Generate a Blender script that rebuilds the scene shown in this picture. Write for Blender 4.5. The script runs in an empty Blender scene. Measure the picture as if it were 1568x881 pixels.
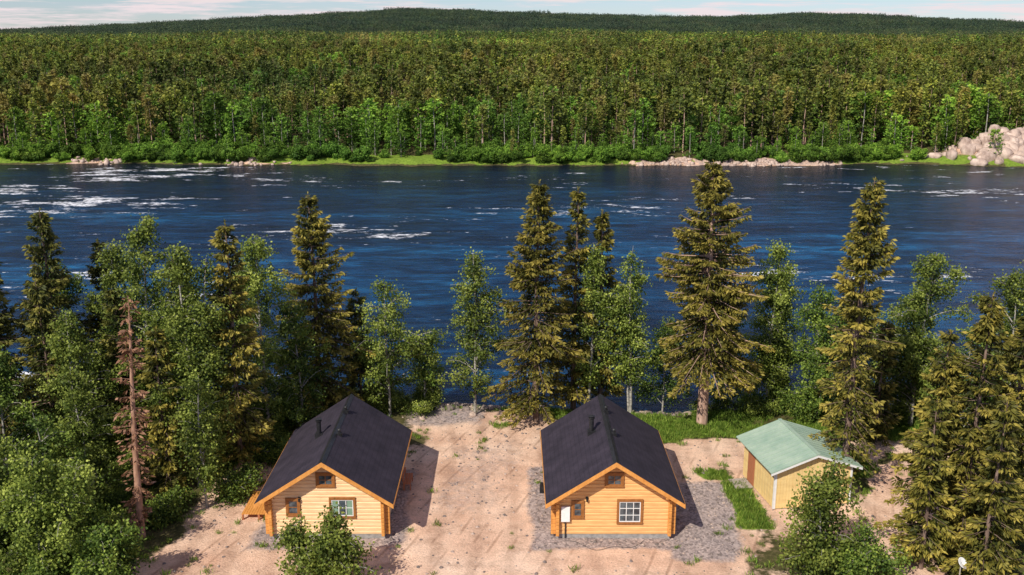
import bpy, math, random
import numpy as np
from mathutils import Vector
SC=bpy.context.scene
# ------------------------------------------------------------ helpers
def vnoise(x,y,seed=0):
    x=np.asarray(x,float);y=np.asarray(y,float)
    xi=np.floor(x);yi=np.floor(y);fx=x-xi;fy=y-yi
    fx=fx*fx*(3-2*fx);fy=fy*fy*(3-2*fy)
    def h(a,b):
        s=np.sin(a*127.1+b*311.7+seed*74.7)*43758.5453
        return s-np.floor(s)
    return (h(xi,yi)*(1-fx)+h(xi+1,yi)*fx)*(1-fy)+(h(xi,yi+1)*(1-fx)+h(xi+1,yi+1)*fx)*fy
def fbm(x,y,seed=0,o=3):
    r=0;a=.5;t=0
    for i in range(o):
        r=r+a*vnoise(x*2**i,y*2**i,seed+i*3);t+=a;a*=.5
    return r/t
def sst(a,b,x):
    t=np.clip((x-a)/(b-a),0,1);return t*t*(3-2*t)

RX=np.array([-3500,-1500,-1400,-1200,-1000,-820,-660,-480,-300,-240,-140,30,200,380,560,740,900,1080,1260,1420,1600,3500.])
RH=np.array([0,0,3,13,22,33,43,50,61,67,62,54,50,46,45,54,50,38,22,9,4,2.])
def bank_near(x): return 66.5+2.4*(fbm(x*.09,x*0,5)-.5)*2
def bank_far(x): return 200+3.6*(fbm(x*.04,x*0+3,9)-.5)*2+1.2*(vnoise(x*.35,x*0,19)-.5)*2-sst(85,110,x)*3
def terrain(x,y):
    x=np.asarray(x,float);y=np.asarray(y,float)
    bn=bank_near(x);bf=bank_far(x)
    near=-1.5*sst(bn-4,bn+1,y)-2*sst(bn+1,bn+9,y)+(fbm(x*.5,y*.5,2)-.5)*.08
    near=near+(fbm(x*.15,y*.15,12)-.5)*.9*sst(17,26,np.abs(x))
    far=-3.5+2.6*sst(bf-8,bf+.3,y)+1.0*sst(bf,bf+3,y)+.9*sst(bf+3,bf+14,y)
    far=far+(fbm(x*.6,y*.6,8)-.5)*.5
    far=far+2.2*np.exp(-((x-108)/14)**2-((y-206)/4)**2)+2.0*np.exp(-((x-103)/6)**2-((y-207)/3)**2)
    far=far+4.0*sst(215,330,y)+(fbm(x/150,y/110,4)-.5)*9*sst(230,420,y)
    far=far+(6+11*(fbm(x/230,x*0,71)-.5))*sst(600,1050,y)*(1-.8*sst(1100,1500,y))
    rid=np.interp(x,RX,RH)+(fbm(x/120,y/200,31)-.5)*9
    far=far+rid*sst(1350,2600,y)
    return np.where(y<130,near,far)

def boxm(x,y,x0,x1,y0,y1,s=.6):
    d=np.minimum(np.minimum(x-x0,x1-x),np.minimum(y-y0,y1-y));return sst(-s,s,d)
def masks(x,y):
    n=(fbm(x*.35,y*.35,21,4)-.5)*2; n2=(fbm(x*1.3,y*1.3,51,3)-.5)
    xx=x+n*1.8;yy=y+n*1.8
    sand=boxm(xx,yy,-19.5,12.6,36,55.5,1.)
    sand=np.maximum(sand,boxm(xx,yy,-6.5,3.6,50,62.0,1.))
    sand=np.maximum(sand,boxm(xx,yy,6,27,54.0,57.6,.7))
    sand=np.maximum(sand,boxm(xx,yy,13,20,44.5,56,.7))
    px=18.2+(y-41)*.42
    sand=np.maximum(sand,sst(2.2,1.3,np.abs(xx-px))*boxm(x,y,0,60,30,57))
    sand=sand*sst(-1.2,1.2,(xx+17.2)+(yy-47)*-.05)
    grass=boxm(xx,yy,2,32,57.6,65,.7)*(.66+n)
    grass=np.maximum(grass,boxm(x+n*.4,y,11.7,13.6,46.2,51.6,.4)*1.2)
    grass=np.maximum(grass,boxm(x+n*.8,y+n*.8,10.8,12.6,51.6,53.2,.4))
    grass=np.maximum(grass,sst(.22,.38,n)*boxm(x,y,-22,-13,47.5,58)*.7)
    grass=np.maximum(grass,sst(.1,.3,n)*boxm(x,y,15,34,52,60)*.8)
    grass=np.maximum(grass,sst(.15,.4,n)*boxm(x,y,-2,4,57,64)*.9)
    gr=np.maximum(boxm(x+n*.5,y+n*.5,1.0,8.9,44.0,53.8,.4),boxm(x+n*1.3,y+n*1.2,8.3,11.8,43.6,51.3,.6))
    gr=np.maximum(gr,boxm(x+n*.9,y+n*.9,-13.2,-5.6,44.2,53.4,.5)*.9)
    gr=np.maximum(gr,.46*boxm(xx,yy,-4.5,.8,48,58,2.6))
    gr=np.maximum(gr,.8*boxm(x+n,y+n,-7,-2,60.0,63.5,.8))
    grass=grass*(1-np.clip(gr,0,1)*.7)
    bf=bank_far(x)
    seg=fbm(x*.035,x*0+7,15,2)
    gs=sst(.42,.52,seg+n2*.3)
    shore=sst(bf-2,bf,y)*sst(bf+4,bf+2.2,y)*(1-gs*.85)
    g2=sst(bf+.0,bf+.6,y)*sst(bf+8,bf+5,y)*gs
    oc=np.exp(-((x-107)/15)**2-((y-205)/5)**2)*1.4
    sand=np.where(y>130,np.maximum(shore,oc),sand)
    sand=np.clip(sand,0,1)
    grass=np.where(y>130,g2*(1-np.clip(oc,0,1)),grass);gr=np.where(y>130,shore*.62*(1-g2),gr)
    bn=bank_near(x)
    gr=np.where(y<130,np.maximum(gr,sst(bn-3.2,bn-1.6,y)*.8),gr)
    return sand,np.clip(grass,0,1),np.clip(gr,0,1)

# ------------------------------------------------------------ materials
def mat(name):
    m=bpy.data.materials.new(name);m.use_nodes=True
    nt=m.node_tree;b=nt.nodes['Principled BSDF'];return m,nt,b
def N(nt,t,**k):
    n=nt.nodes.new(t)
    for a,v in k.items():setattr(n,a,v)
    return n
def ramp(nt,stops,src=None):
    r=nt.nodes.new('ShaderNodeValToRGB');e=r.color_ramp.elements
    while len(e)<len(stops):e.new(.5)
    for i,(p,c) in enumerate(stops):
        e[i].position=p;e[i].color=(*c,1) if len(c)==3 else c
    if src is not None:nt.links.new(src,r.inputs[0])
    return r
def mix(nt,fac,a,b,bt='MIX'):
    n=nt.nodes.new('ShaderNodeMix');n.data_type='RGBA';n.blend_type=bt
    for s,i in ((fac,0),(a,6),(b,7)):
        if hasattr(s,'is_linked') or hasattr(s,'links'):nt.links.new(s,n.inputs[i])
        else:n.inputs[i].default_value=s if i==0 else ((*s,1) if len(s)==3 else s)
    return n.outputs[2]
def noise(nt,scale,detail=4,rough=.6,vec=None,st=None):
    n=nt.nodes.new('ShaderNodeTexNoise');n.inputs['Scale'].default_value=scale
    n.inputs['Detail'].default_value=detail;n.inputs['Roughness'].default_value=rough
    if st is not None:
        mp=nt.nodes.new('ShaderNodeMapping');mp.inputs['Scale'].default_value=st
        nt.links.new(vec,mp.inputs[0]);nt.links.new(mp.outputs[0],n.inputs['Vector'])
    elif vec is not None:nt.links.new(vec,n.inputs['Vector'])
    return n.outputs[0]
def pos(nt):
    return nt.nodes.new('ShaderNodeNewGeometry').outputs['Position']
def objc(nt):
    return nt.nodes.new('ShaderNodeTexCoord').outputs['Object']
def bump(nt,b,h,strength=.5,dist=.05):
    n=nt.nodes.new('ShaderNodeBump');n.inputs['Strength'].default_value=strength
    n.inputs['Distance'].default_value=dist
    nt.links.new(h,n.inputs['Height']);nt.links.new(n.outputs[0],b.inputs['Normal'])

def foliage(name,dark,mid,light,trans=.28,rand=.2,far=False,rcol=None):
    m,nt,b=mat(name)
    at=N(nt,'ShaderNodeAttribute',attribute_name='tint')
    oi=nt.nodes.new('ShaderNodeObjectInfo')
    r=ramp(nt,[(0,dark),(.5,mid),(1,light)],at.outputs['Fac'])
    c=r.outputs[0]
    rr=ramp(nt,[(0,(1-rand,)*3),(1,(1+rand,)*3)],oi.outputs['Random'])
    c=mix(nt,1.0,c,rr.outputs[0],'MULTIPLY')
    if rcol:
        w=nt.nodes.new('ShaderNodeTexWhiteNoise');w.noise_dimensions='1D'
        nt.links.new(oi.outputs['Random'],w.inputs['W'])
        k=ramp(nt,[(.62,(0,0,0)),(1,(.6,.6,.6))],w.outputs['Value'])
        c=mix(nt,k.outputs[0],c,rcol)
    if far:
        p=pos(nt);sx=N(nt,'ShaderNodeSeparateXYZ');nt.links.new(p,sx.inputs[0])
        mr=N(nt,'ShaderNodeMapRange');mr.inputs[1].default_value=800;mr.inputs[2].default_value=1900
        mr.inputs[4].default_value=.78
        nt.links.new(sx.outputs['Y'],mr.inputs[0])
        c=mix(nt,mr.outputs[0],c,(.046,.080,.070))  # aerial haze painted into the leaf colour, growing with distance
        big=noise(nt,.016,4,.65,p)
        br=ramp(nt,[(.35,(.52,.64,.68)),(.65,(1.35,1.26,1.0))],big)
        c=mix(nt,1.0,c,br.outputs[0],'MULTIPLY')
    nt.links.new(c,b.inputs['Base Color'])
    b.inputs['Roughness'].default_value=.6;b.inputs['Specular IOR Level'].default_value=.25
    tr=N(nt,'ShaderNodeBsdfTranslucent');nt.links.new(c,tr.inputs[0])
    ms=N(nt,'ShaderNodeMixShader');ms.inputs[0].default_value=trans
    nt.links.new(b.outputs[0],ms.inputs[1]);nt.links.new(tr.outputs[0],ms.inputs[2])
    nt.links.new(ms.outputs[0],nt.nodes['Material Output'].inputs[0])
    return m
def simple(name,c1,c2,scale=6,rough=.8,st=(1,1,1),bs=.3,bd=.02,spec=.3):
    m,nt,b=mat(name)
    n=noise(nt,scale,5,.6,objc(nt),st)
    r=ramp(nt,[(.3,c1),(.7,c2)],n)
    nt.links.new(r.outputs[0],b.inputs['Base Color'])
    b.inputs['Roughness'].default_value=rough;b.inputs['Specular IOR Level'].default_value=spec
    bump(nt,b,n,bs,bd);return m
M_spruce=foliage('spruce_needles',(.022,.032,.008),(.160,.152,.026),(.50,.40,.080))
M_spruce_d=foliage('dark_spruce_needles',(.018,.030,.008),(.095,.105,.022),(.33,.29,.06))
M_birch=foliage('birch_leaves',(.038,.070,.012),(.195,.255,.042),(.47,.53,.11),.35)
M_birch_d=foliage('deep_green_leaves',(.026,.058,.011),(.125,.195,.032),(.34,.43,.07),.35)
M_dead=foliage('dead_needles',(.12,.06,.03),(.28,.14,.08),(.46,.26,.16),.1)
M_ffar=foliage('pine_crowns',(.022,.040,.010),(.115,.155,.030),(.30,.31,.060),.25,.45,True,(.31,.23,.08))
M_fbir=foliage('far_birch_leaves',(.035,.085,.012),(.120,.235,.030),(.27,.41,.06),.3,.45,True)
M_bark=simple('spruce_bark',(.10,.065,.05),(.26,.18,.14),5,.9,(1,1,.3),.6,.03)
M_pbark=simple('pine_bark',(.30,.18,.13),(.58,.40,.31),5,.9,(1,1,.3),.6,.03)
M_bbark=simple('birch_bark',(.14,.13,.11),(.50,.47,.41),4,.8,(1,1,2.5),.3,.01)
M_dbark=simple('dead_bark',(.26,.13,.08),(.50,.30,.21),6,.9,(1,1,.3),.5,.02)
M_grass=foliage('grass_blades',(.05,.10,.012),(.15,.26,.03),(.30,.37,.07),.3,.3)
M_rock=simple('pink_granite',(.22,.15,.12),(.66,.52,.43),2.5,.9,(1,1,1),.8,.1)
M_rockd=simple('grey_river_stone',(.10,.08,.07),(.32,.26,.23),2.5,.9,(1,1,1),.8,.1)

def wood(name,c1,c2,st,grain=18):
    m,nt,b=mat(name);v=objc(nt)
    n=noise(nt,grain*.15,4,.65,v,st);n2=noise(nt,1.1,3,.5,v,(1,1,4))
    r=ramp(nt,[(.25,c1),(.75,c2)],n)
    c=mix(nt,.45,r.outputs[0],ramp(nt,[(.3,(.76,.60,.50)),(.7,(1.1,1.05,1))],n2).outputs[0],'MULTIPLY')
    nt.links.new(c,b.inputs['Base Color']);b.inputs['Roughness'].default_value=.6
    bump(nt,b,n,.25,.01);return m
M_log=wood('pine_logs',(.64,.33,.115),(.90,.57,.24),(.5,.5,9))
M_log2=wood('pale_pine_logs',(.76,.48,.23),(.94,.74,.46),(.5,.5,9))
M_trim=wood('oiled_pine_trim',(.56,.23,.045),(.76,.38,.10),(3,3,1))
M_frame=simple('brown_window_frame',(.24,.09,.022),(.36,.15,.045),8,.5)
M_white=simple('white_sash_paint',(.70,.70,.68),(.80,.80,.78),5,.5)
M_soff=wood('soffit_boards',(.42,.24,.09),(.58,.36,.15),(8,1,1))
M_conc=simple('concrete_plinth',(.22,.21,.20),(.38,.36,.34),6,.9)
M_black=simple('black_painted_steel',(.012,.012,.013),(.03,.03,.032),5,.4)
M_deck=simple('red_stained_boards',(.32,.11,.05),(.48,.19,.09),6,.7,(1,8,1))
M_grey=simple('weathered_boards',(.30,.26,.22),(.45,.40,.34),6,.8,(1,8,1))
M_curt=simple('green_curtain',(.14,.24,.17),(.26,.38,.28),7,.8,(9,1,1))
def roofm():
    m,nt,b=mat('charcoal_roofing_felt');v=objc(nt)
    n=noise(nt,1.2,4,.6,v);n2=noise(nt,40,2,.6,v)
    r=ramp(nt,[(.3,(.022,.018,.027)),(.7,(.044,.035,.050))],n)
    c=mix(nt,.4,r.outputs[0],ramp(nt,[(.3,(.5,.5,.5)),(.7,(1.5,1.5,1.5))],n2).outputs[0],'MULTIPLY')
    w=N(nt,'ShaderNodeTexWave',wave_type='BANDS',bands_direction='Z');w.inputs['Scale'].default_value=2.2
    w.inputs['Distortion'].default_value=.3
    nt.links.new(v,w.inputs['Vector'])
    k=ramp(nt,[(0,(.55,.55,.55)),(.12,(1,1,1))],w.outputs[0])
    c=mix(nt,.5,c,k.outputs[0],'MULTIPLY')
    nt.links.new(c,b.inputs['Base Color']);b.inputs['Roughness'].default_value=.8
    b.inputs['Specular IOR Level'].default_value=.3
    bump(nt,b,k.outputs[0],.4,.01);return m
M_roof=roofm()
M_groof=simple('green_sheet_metal',(.25,.36,.28),(.38,.47,.37),.9,.5,(1,1,1),.1,.01,.4)
M_ywall=wood('yellow_painted_boards',(.72,.54,.22),(.86,.68,.33),(9,9,.4))
def glassm():
    m,nt,b=mat('window_glass')
    n=noise(nt,3,2,.5,objc(nt))
    r=ramp(nt,[(.35,(.02,.03,.04)),(.7,(.12,.15,.17))],n)
    nt.links.new(r.outputs[0],b.inputs['Base Color']);b.inputs['Roughness'].default_value=.05
    b.inputs['Specular IOR Level'].default_value=.8;return m
M_glass=glassm()

def groundm():
    m,nt,b=mat('ground');p=pos(nt)
    at=N(nt,'ShaderNodeAttribute',attribute_name='mask')
    s=N(nt,'ShaderNodeSeparateColor');nt.links.new(at.outputs['Color'],s.inputs[0])
    nf=noise(nt,2.2,6,.7,p);nb=noise(nt,.22,4,.6,p);ng=noise(nt,9,4,.7,p);nc=noise(nt,.9,5,.7,p)
    floor=ramp(nt,[(.25,(.030,.028,.012)),(.5,(.085,.080,.030)),(.75,(.20,.15,.08))],nf).outputs[0]
    sand=ramp(nt,[(.3,(.58,.36,.25)),(.5,(.77,.53,.385)),(.72,(.86,.65,.50))],nb).outputs[0]
    sand=mix(nt,.85,sand,ramp(nt,[(.3,(.60,.55,.52)),(.5,(.95,.94,.93)),(.75,(1.18,1.16,1.14))],nc).outputs[0],'MULTIPLY')
    sand=mix(nt,.55,sand,ramp(nt,[(.3,(.58,.56,.55)),(.6,(1.12,1.12,1.12))],ng).outputs[0],'MULTIPLY')
    w=N(nt,'ShaderNodeTexWave',wave_type='BANDS',bands_direction='X')
    w.inputs['Scale'].default_value=.16;w.inputs['Distortion'].default_value=7;w.inputs['Detail'].default_value=3
    w.inputs['Detail Scale'].default_value=.35
    nt.links.new(p,w.inputs['Vector'])
    sand=mix(nt,.45,sand,ramp(nt,[(.0,(.68,.64,.62)),(.3,(1,1,1)),(1,(1.08,1.06,1.04))],w.outputs[0]).outputs[0],'MULTIPLY')
    # narrow wheel ruts
    w2=N(nt,'ShaderNodeTexWave',wave_type='BANDS',bands_direction='X')
    w2.inputs['Scale'].default_value=.33;w2.inputs['Distortion'].default_value=5.5;w2.inputs['Detail'].default_value=1.5
    w2.inputs['Detail Scale'].default_value=.16
    mp=nt.nodes.new('ShaderNodeMapping');mp.inputs['Rotation'].default_value=(0,0,.35);nt.links.new(p,mp.inputs[0])
    nt.links.new(mp.outputs[0],w2.inputs['Vector'])
    rut=ramp(nt,[(.0,(.62,.57,.54)),(.045,(.8,.77,.75)),(.10,(1,1,1)),(.2,(1.05,1.05,1.05)),(.3,(1,1,1))],w2.outputs[0]).outputs[0]
    rm=ramp(nt,[(.45,(0,0,0)),(.6,(.75,.75,.75))],noise(nt,.35,4,.6,p)).outputs[0]
    sand=mix(nt,rm,sand,mix(nt,1.0,sand,rut,'MULTIPLY'))
    vo=N(nt,'ShaderNodeTexVoronoi');vo.inputs['Scale'].default_value=9;nt.links.new(p,vo.inputs['Vector'])
    grav=ramp(nt,[(.0,(.17,.145,.14)),(.5,(.37,.31,.29)),(1,(.56,.47,.43))],vo.outputs['Color']).outputs[0]
    grav=mix(nt,.6,grav,ramp(nt,[(.35,(.75,.72,.72)),(.7,(1.3,1.2,1.12))],nc).outputs[0],'MULTIPLY')
    grs=ramp(nt,[(.3,(.07,.13,.014)),(.55,(.18,.27,.035)),(.8,(.33,.33,.08))],nf).outputs[0]
    def thr(mask,lo,hi):
        a=N(nt,'ShaderNodeMath',operation='ADD');nt.links.new(mask,a.inputs[0])
        sub=N(nt,'ShaderNodeMath',operation='MULTIPLY_ADD');nt.links.new(nf,sub.inputs[0])
        sub.inputs[1].default_value=.9;sub.inputs[2].default_value=-.45
        nt.links.new(sub.outputs[0],a.inputs[1])
        return ramp(nt,[(lo,(0,0,0)),(hi,(1,1,1))],a.outputs[0]).outputs[0]
    c=mix(nt,thr(s.outputs[0],.35,.62),floor,sand)
    c=mix(nt,thr(s.outputs[2],.34,.80),c,grav)
    c=mix(nt,thr(s.outputs[1],.40,.62),c,grs)
    nt.links.new(c,b.inputs['Base Color']);b.inputs['Roughness'].default_value=.95
    b.inputs['Specular IOR Level'].default_value=.1
    bump(nt,b,ng,.8,.10);return m
g=160.;ex=[];stp=3.
while g<4200:ex.append(g);stp*=1.09;g+=stp
gxp=np.concatenate([np.arange(0,40,.35),np.arange(40,160,2.),ex]);gx=np.concatenate([-gxp[:0:-1],gxp])
g=240.;ey=[];stp=1.5
while g<4500:ey.append(g);stp*=1.05;g+=stp
gy=np.concatenate([np.arange(-60,28,4),np.arange(28,74,.35),np.arange(74,192,6),np.arange(192,240,.8),ey])
X,Y=np.meshgrid(gx,gy);Z=terrain(X,Y)
nx,ny=len(gx),len(gy)
V=np.stack([X,Y,Z],-1).reshape(-1,3)
idx=np.arange(nx*ny).reshape(ny,nx)
F=np.stack([idx[:-1,:-1],idx[:-1,1:],idx[1:,1:],idx[1:,:-1]],-1).reshape(-1,4)
def mk(name,V,F,mats,mi=None,tint=None,smooth=False,link=True):
    me=bpy.data.meshes.new(name)
    V=np.asarray(V,np.float32);F=np.asarray(F,np.int32)
    me.vertices.add(len(V));me.vertices.foreach_set('co',V.ravel())
    me.loops.add(F.size);me.loops.foreach_set('vertex_index',F.ravel())
    me.polygons.add(len(F));me.polygons.foreach_set('loop_start',np.arange(0,F.size,4,dtype=np.int32))
    try:me.polygons.foreach_set('loop_total',np.full(len(F),4,np.int32))
    except Exception:pass
    for m_ in mats:me.materials.append(m_)
    if mi is not None:me.polygons.foreach_set('material_index',np.asarray(mi,np.int32))
    if smooth is True:me.polygons.foreach_set('use_smooth',np.ones(len(F),bool))
    elif smooth is not False:me.polygons.foreach_set('use_smooth',np.asarray(smooth,bool))
    me.update(calc_edges=True)
    if tint is not None:
        a=me.attributes.new('tint','FLOAT','FACE');a.data.foreach_set('value',np.asarray(tint,np.float32))
    ob=bpy.data.objects.new(name,me)
    if link:SC.collection.objects.link(ob)
    return ob
ground=mk('ground',V,F,[groundm()],smooth=True)
s_,g_,r_=masks(V[:,0],V[:,1])
a=ground.data.attributes.new('mask','FLOAT_COLOR','POINT')
a.data.foreach_set('color',np.stack([s_,g_,r_,np.ones_like(s_)],-1).astype(np.float32).ravel())

def waterm():
    m,nt,b=mat('river_water');p=pos(nt)
    n1=noise(nt,.45,6,.7,p,(.45,1.5,1));n2=noise(nt,2.2,4,.6,p,(.6,1.4,1));nl=noise(nt,.03,5,.65,p,(.4,2.2,1))
    sx=N(nt,'ShaderNodeSeparateXYZ');nt.links.new(p,sx.inputs[0])
    base=ramp(nt,[(.3,(.003,.013,.038)),(.5,(.004,.034,.100)),(.72,(.008,.090,.22))],nl).outputs[0]
    base=mix(nt,.85,base,ramp(nt,[(.36,(.2,.22,.27)),(.5,(.85,.85,.85)),(.66,(2.5,2.3,2.0))],n1).outputs[0],'MULTIPLY')
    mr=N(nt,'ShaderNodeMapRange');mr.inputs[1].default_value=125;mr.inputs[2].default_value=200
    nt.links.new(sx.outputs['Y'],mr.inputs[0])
    base=mix(nt,mr.outputs[0],base,(.005,.008,.014))  # dark forest reflection painted into the water colour towards the far bank
    nfm=noise(nt,.24,6,.78,p,(.5,1.4,1));nbig=noise(nt,.038,3,.5,p,(.6,1.4,1))
    mx=N(nt,'ShaderNodeMapRange');mx.inputs[1].default_value=-15;mx.inputs[2].default_value=-70
    mx.inputs[3].default_value=0;mx.inputs[4].default_value=.075
    nt.links.new(sx.outputs['X'],mx.inputs[0])
    mx2=N(nt,'ShaderNodeMapRange');mx2.inputs[1].default_value=35;mx2.inputs[2].default_value=75
    mx2.inputs[3].default_value=0;mx2.inputs[4].default_value=.055
    nt.links.new(sx.outputs['X'],mx2.inputs[0])
    a0=N(nt,'ShaderNodeMath',operation='ADD');nt.links.new(mx2.outputs[0],a0.inputs[0]);nt.links.new(mx.outputs[0],a0.inputs[1])
    a1=N(nt,'ShaderNodeMath',operation='ADD');nt.links.new(nfm,a1.inputs[0]);nt.links.new(a0.outputs[0],a1.inputs[1])
    a2=N(nt,'ShaderNodeMath',operation='MULTIPLY_ADD');nt.links.new(nbig,a2.inputs[0]);a2.inputs[1].default_value=.52
    nt.links.new(a1.outputs[0],a2.inputs[2])
    fo=ramp(nt,[(.915,(0,0,0)),(.955,(1,1,1))],a2.outputs[0]).outputs[0]
    br=ramp(nt,[(.40,(0,0,0)),(.50,(1,1,1))],n2).outputs[0]
    fo=mix(nt,1.0,fo,br,'MULTIPLY')
    c=mix(nt,fo,base,(.84,.86,.88))
    nt.links.new(c,b.inputs['Base Color'])
    rr=N(nt,'ShaderNodeMapRange');nt.links.new(fo,rr.inputs[0]);rr.inputs[3].default_value=.2;rr.inputs[4].default_value=.8
    nt.links.new(rr.outputs[0],b.inputs['Roughness'])
    b.inputs['IOR'].default_value=1.33;b.inputs['Specular IOR Level'].default_value=.17
    ad=mix(nt,.4,n1,n2);bump(nt,b,ad,1.,.7);return m
wx=np.linspace(-1600,1600,60);wy=np.linspace(58,216,20)
X,Y=np.meshgrid(wx,wy);idx=np.arange(X.size).reshape(X.shape)
mk('river_water',np.stack([X,Y,X*0-1.],-1).reshape(-1,3),
   np.stack([idx[:-1,:-1],idx[:-1,1:],idx[1:,1:],idx[1:,:-1]],-1).reshape(-1,4),[waterm()],smooth=True)

# ------------------------------------------------------------ tree builders
class TB:
    def __init__(s):s.V=[];s.F=[];s.M=[];s.T=[];s.S=[];s.n=0
    def add(s,V,F,m,t,sm=False):
        V=np.asarray(V,float).reshape(-1,3);F=np.asarray(F,int)
        s.V.append(V);s.F.append(F+s.n);s.n+=len(V)
        s.M.append(np.full(len(F),m));s.T.append(np.broadcast_to(np.asarray(t,float),(len(F),)));s.S.append(np.full(len(F),sm))
    def tube(s,P,R,k,m,t=.5):
        P=np.asarray(P,float);R=np.asarray(R,float);n=len(P)
        T=np.gradient(P,axis=0);T/=np.linalg.norm(T,axis=1)[:,None]+1e-9
        up=np.array([0,0,1.]) if abs(T[0,2])<.8 else np.array([1.,0,0])
        A=np.cross(T,up);A/=np.linalg.norm(A,axis=1)[:,None]+1e-9;B=np.cross(T,A)
        an=np.arange(k)*2*np.pi/k
        V=P[:,None]+R[:,None,None]*(A[:,None]*np.cos(an)[None,:,None]+B[:,None]*np.sin(an)[None,:,None])
        i=np.arange(n*k).reshape(n,k);j=np.roll(i,-1,axis=1)
        F=np.stack([i[:-1],j[:-1],j[1:],i[1:]],-1).reshape(-1,4)
        s.add(V,F,m,t,True)
    def leaves(s,P,D,L,W,m,t,rng):
        n=len(P);D=D/(np.linalg.norm(D,axis=1)[:,None]+1e-9)
        r=rng.normal(size=(n,3));S=np.cross(D,r);S/=np.linalg.norm(S,axis=1)[:,None]+1e-9
        L=np.asarray(L).reshape(-1,1)*np.ones((n,1));W=np.asarray(W).reshape(-1,1)*np.ones((n,1))
        V=np.stack([P,P+D*L*.5+S*W,P+D*L,P+D*L*.45-S*W],1)
        s.add(V,np.arange(n*4).reshape(n,4),m,t)
    def build(s,name,mats,link=True):
        return mk(name,np.concatenate(s.V),np.concatenate(s.F),mats,np.concatenate(s.M),np.concatenate(s.T),np.concatenate(s.S),link)
def trunk_path(rng,h,lean=0.,k=12,wob=.12):
    t=np.linspace(0,1,k);a=rng.uniform(0,6.28)
    x=lean*t+wob*np.sin(t*4+a)*t;y=wob*np.cos(t*3.3+a)*t
    return t,np.stack([x,y,t*h],-1)
def spruce(name,seed,h,R,cb=.06,dens=1.,mats=None,dead=False,sparse=0,lean=0.,power=.72,link=True,detail=1.,tr=1.,z_base=-.25):
    rng=np.random.default_rng(seed);T=TB()
    t,P=trunk_path(rng,h,lean);P0=P.copy();P0[0,2]=z_base
    rad=h*.0125*tr*(1-t)**.8+.012
    T.tube(P0,rad,8,0)
    nb=int(h*14*dens)
    tt=cb+(1-cb)*rng.uniform(0,1,nb)**.92*.985
    az=np.arange(nb)*2.39996+rng.normal(0,.5,nb)
    for i in range(nb):
        u=(tt[i]-cb)/(1-cb);c=np.array([np.interp(tt[i],t,P[:,0]),np.interp(tt[i],t,P[:,1]),tt[i]*h])
        prof=(1-u)**power*(.62+.38*min(1,u/.18))
        lump=.5+.92*float(vnoise(az[i]%6.28*1.3,tt[i]*h*.95,seed))
        L=(R*prof*rng.uniform(.6,1.12)*lump+.14)
        if u>.2 and rng.random()<.07:L*=1.25
        d=np.array([math.cos(az[i]),math.sin(az[i]),0]);q=np.array([-d[1],d[0],0])
        a_=.55*u-.12+rng.normal(0,.08);b_=.55*(1-u)+.1;c_=.28
        zf=lambda s:L*(a_*s-b_*s*s+c_*s**3)
        ss=np.linspace(0,1,4)
        bp=c+d*(L*ss)[:,None];bp[:,2]+=zf(ss)
        T.tube(bp,(.010+.014*L)*(1-ss*.85)*(.8 if dead else 1),3,0)
        bare=sparse and (tt[i]<sparse) and rng.random()<.6
        k=int((L*25+7)*detail)
        if bare:k=int(k*.15)
        if dead:k=int(k*.32)
        if k<1:continue
        s=.10+.90*rng.uniform(0,1,k)**.75
        w=(.34*L*(1.08-s)+.08);side=rng.uniform(-1,1,k)*w
        p=c+d*(L*s)[:,None]+q*side[:,None];p[:,2]+=zf(s)-np.abs(side)*.35+rng.normal(0,.03,k)
        sg=np.sign(side)[:,None]
        D=d*rng.uniform(.3,1,k)[:,None]+q*sg*rng.uniform(.1,.9,k)[:,None]
        D[:,2]+=rng.uniform(-.75,.15,k)
        br=rng.normal(0,.12)
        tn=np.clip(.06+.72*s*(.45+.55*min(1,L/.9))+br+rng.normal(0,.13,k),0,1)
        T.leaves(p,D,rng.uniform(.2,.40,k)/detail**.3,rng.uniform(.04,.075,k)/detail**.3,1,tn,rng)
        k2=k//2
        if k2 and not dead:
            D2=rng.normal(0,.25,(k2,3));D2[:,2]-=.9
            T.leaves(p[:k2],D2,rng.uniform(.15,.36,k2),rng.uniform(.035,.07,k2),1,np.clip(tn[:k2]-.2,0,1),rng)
    k=int(30*detail) if not dead else 3;z=rng.uniform(.93,1.0,k);p=np.stack([np.interp(z,t,P[:,0]),np.interp(z,t,P[:,1]),z*h],-1)
    D=rng.normal(0,.5,(k,3));D[:,2]+=.7;T.leaves(p,D,.22,.04,1,rng.uniform(.3,.9,k),rng)
    return T.build(name,mats or [M_bark,M_spruce],link)
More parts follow.
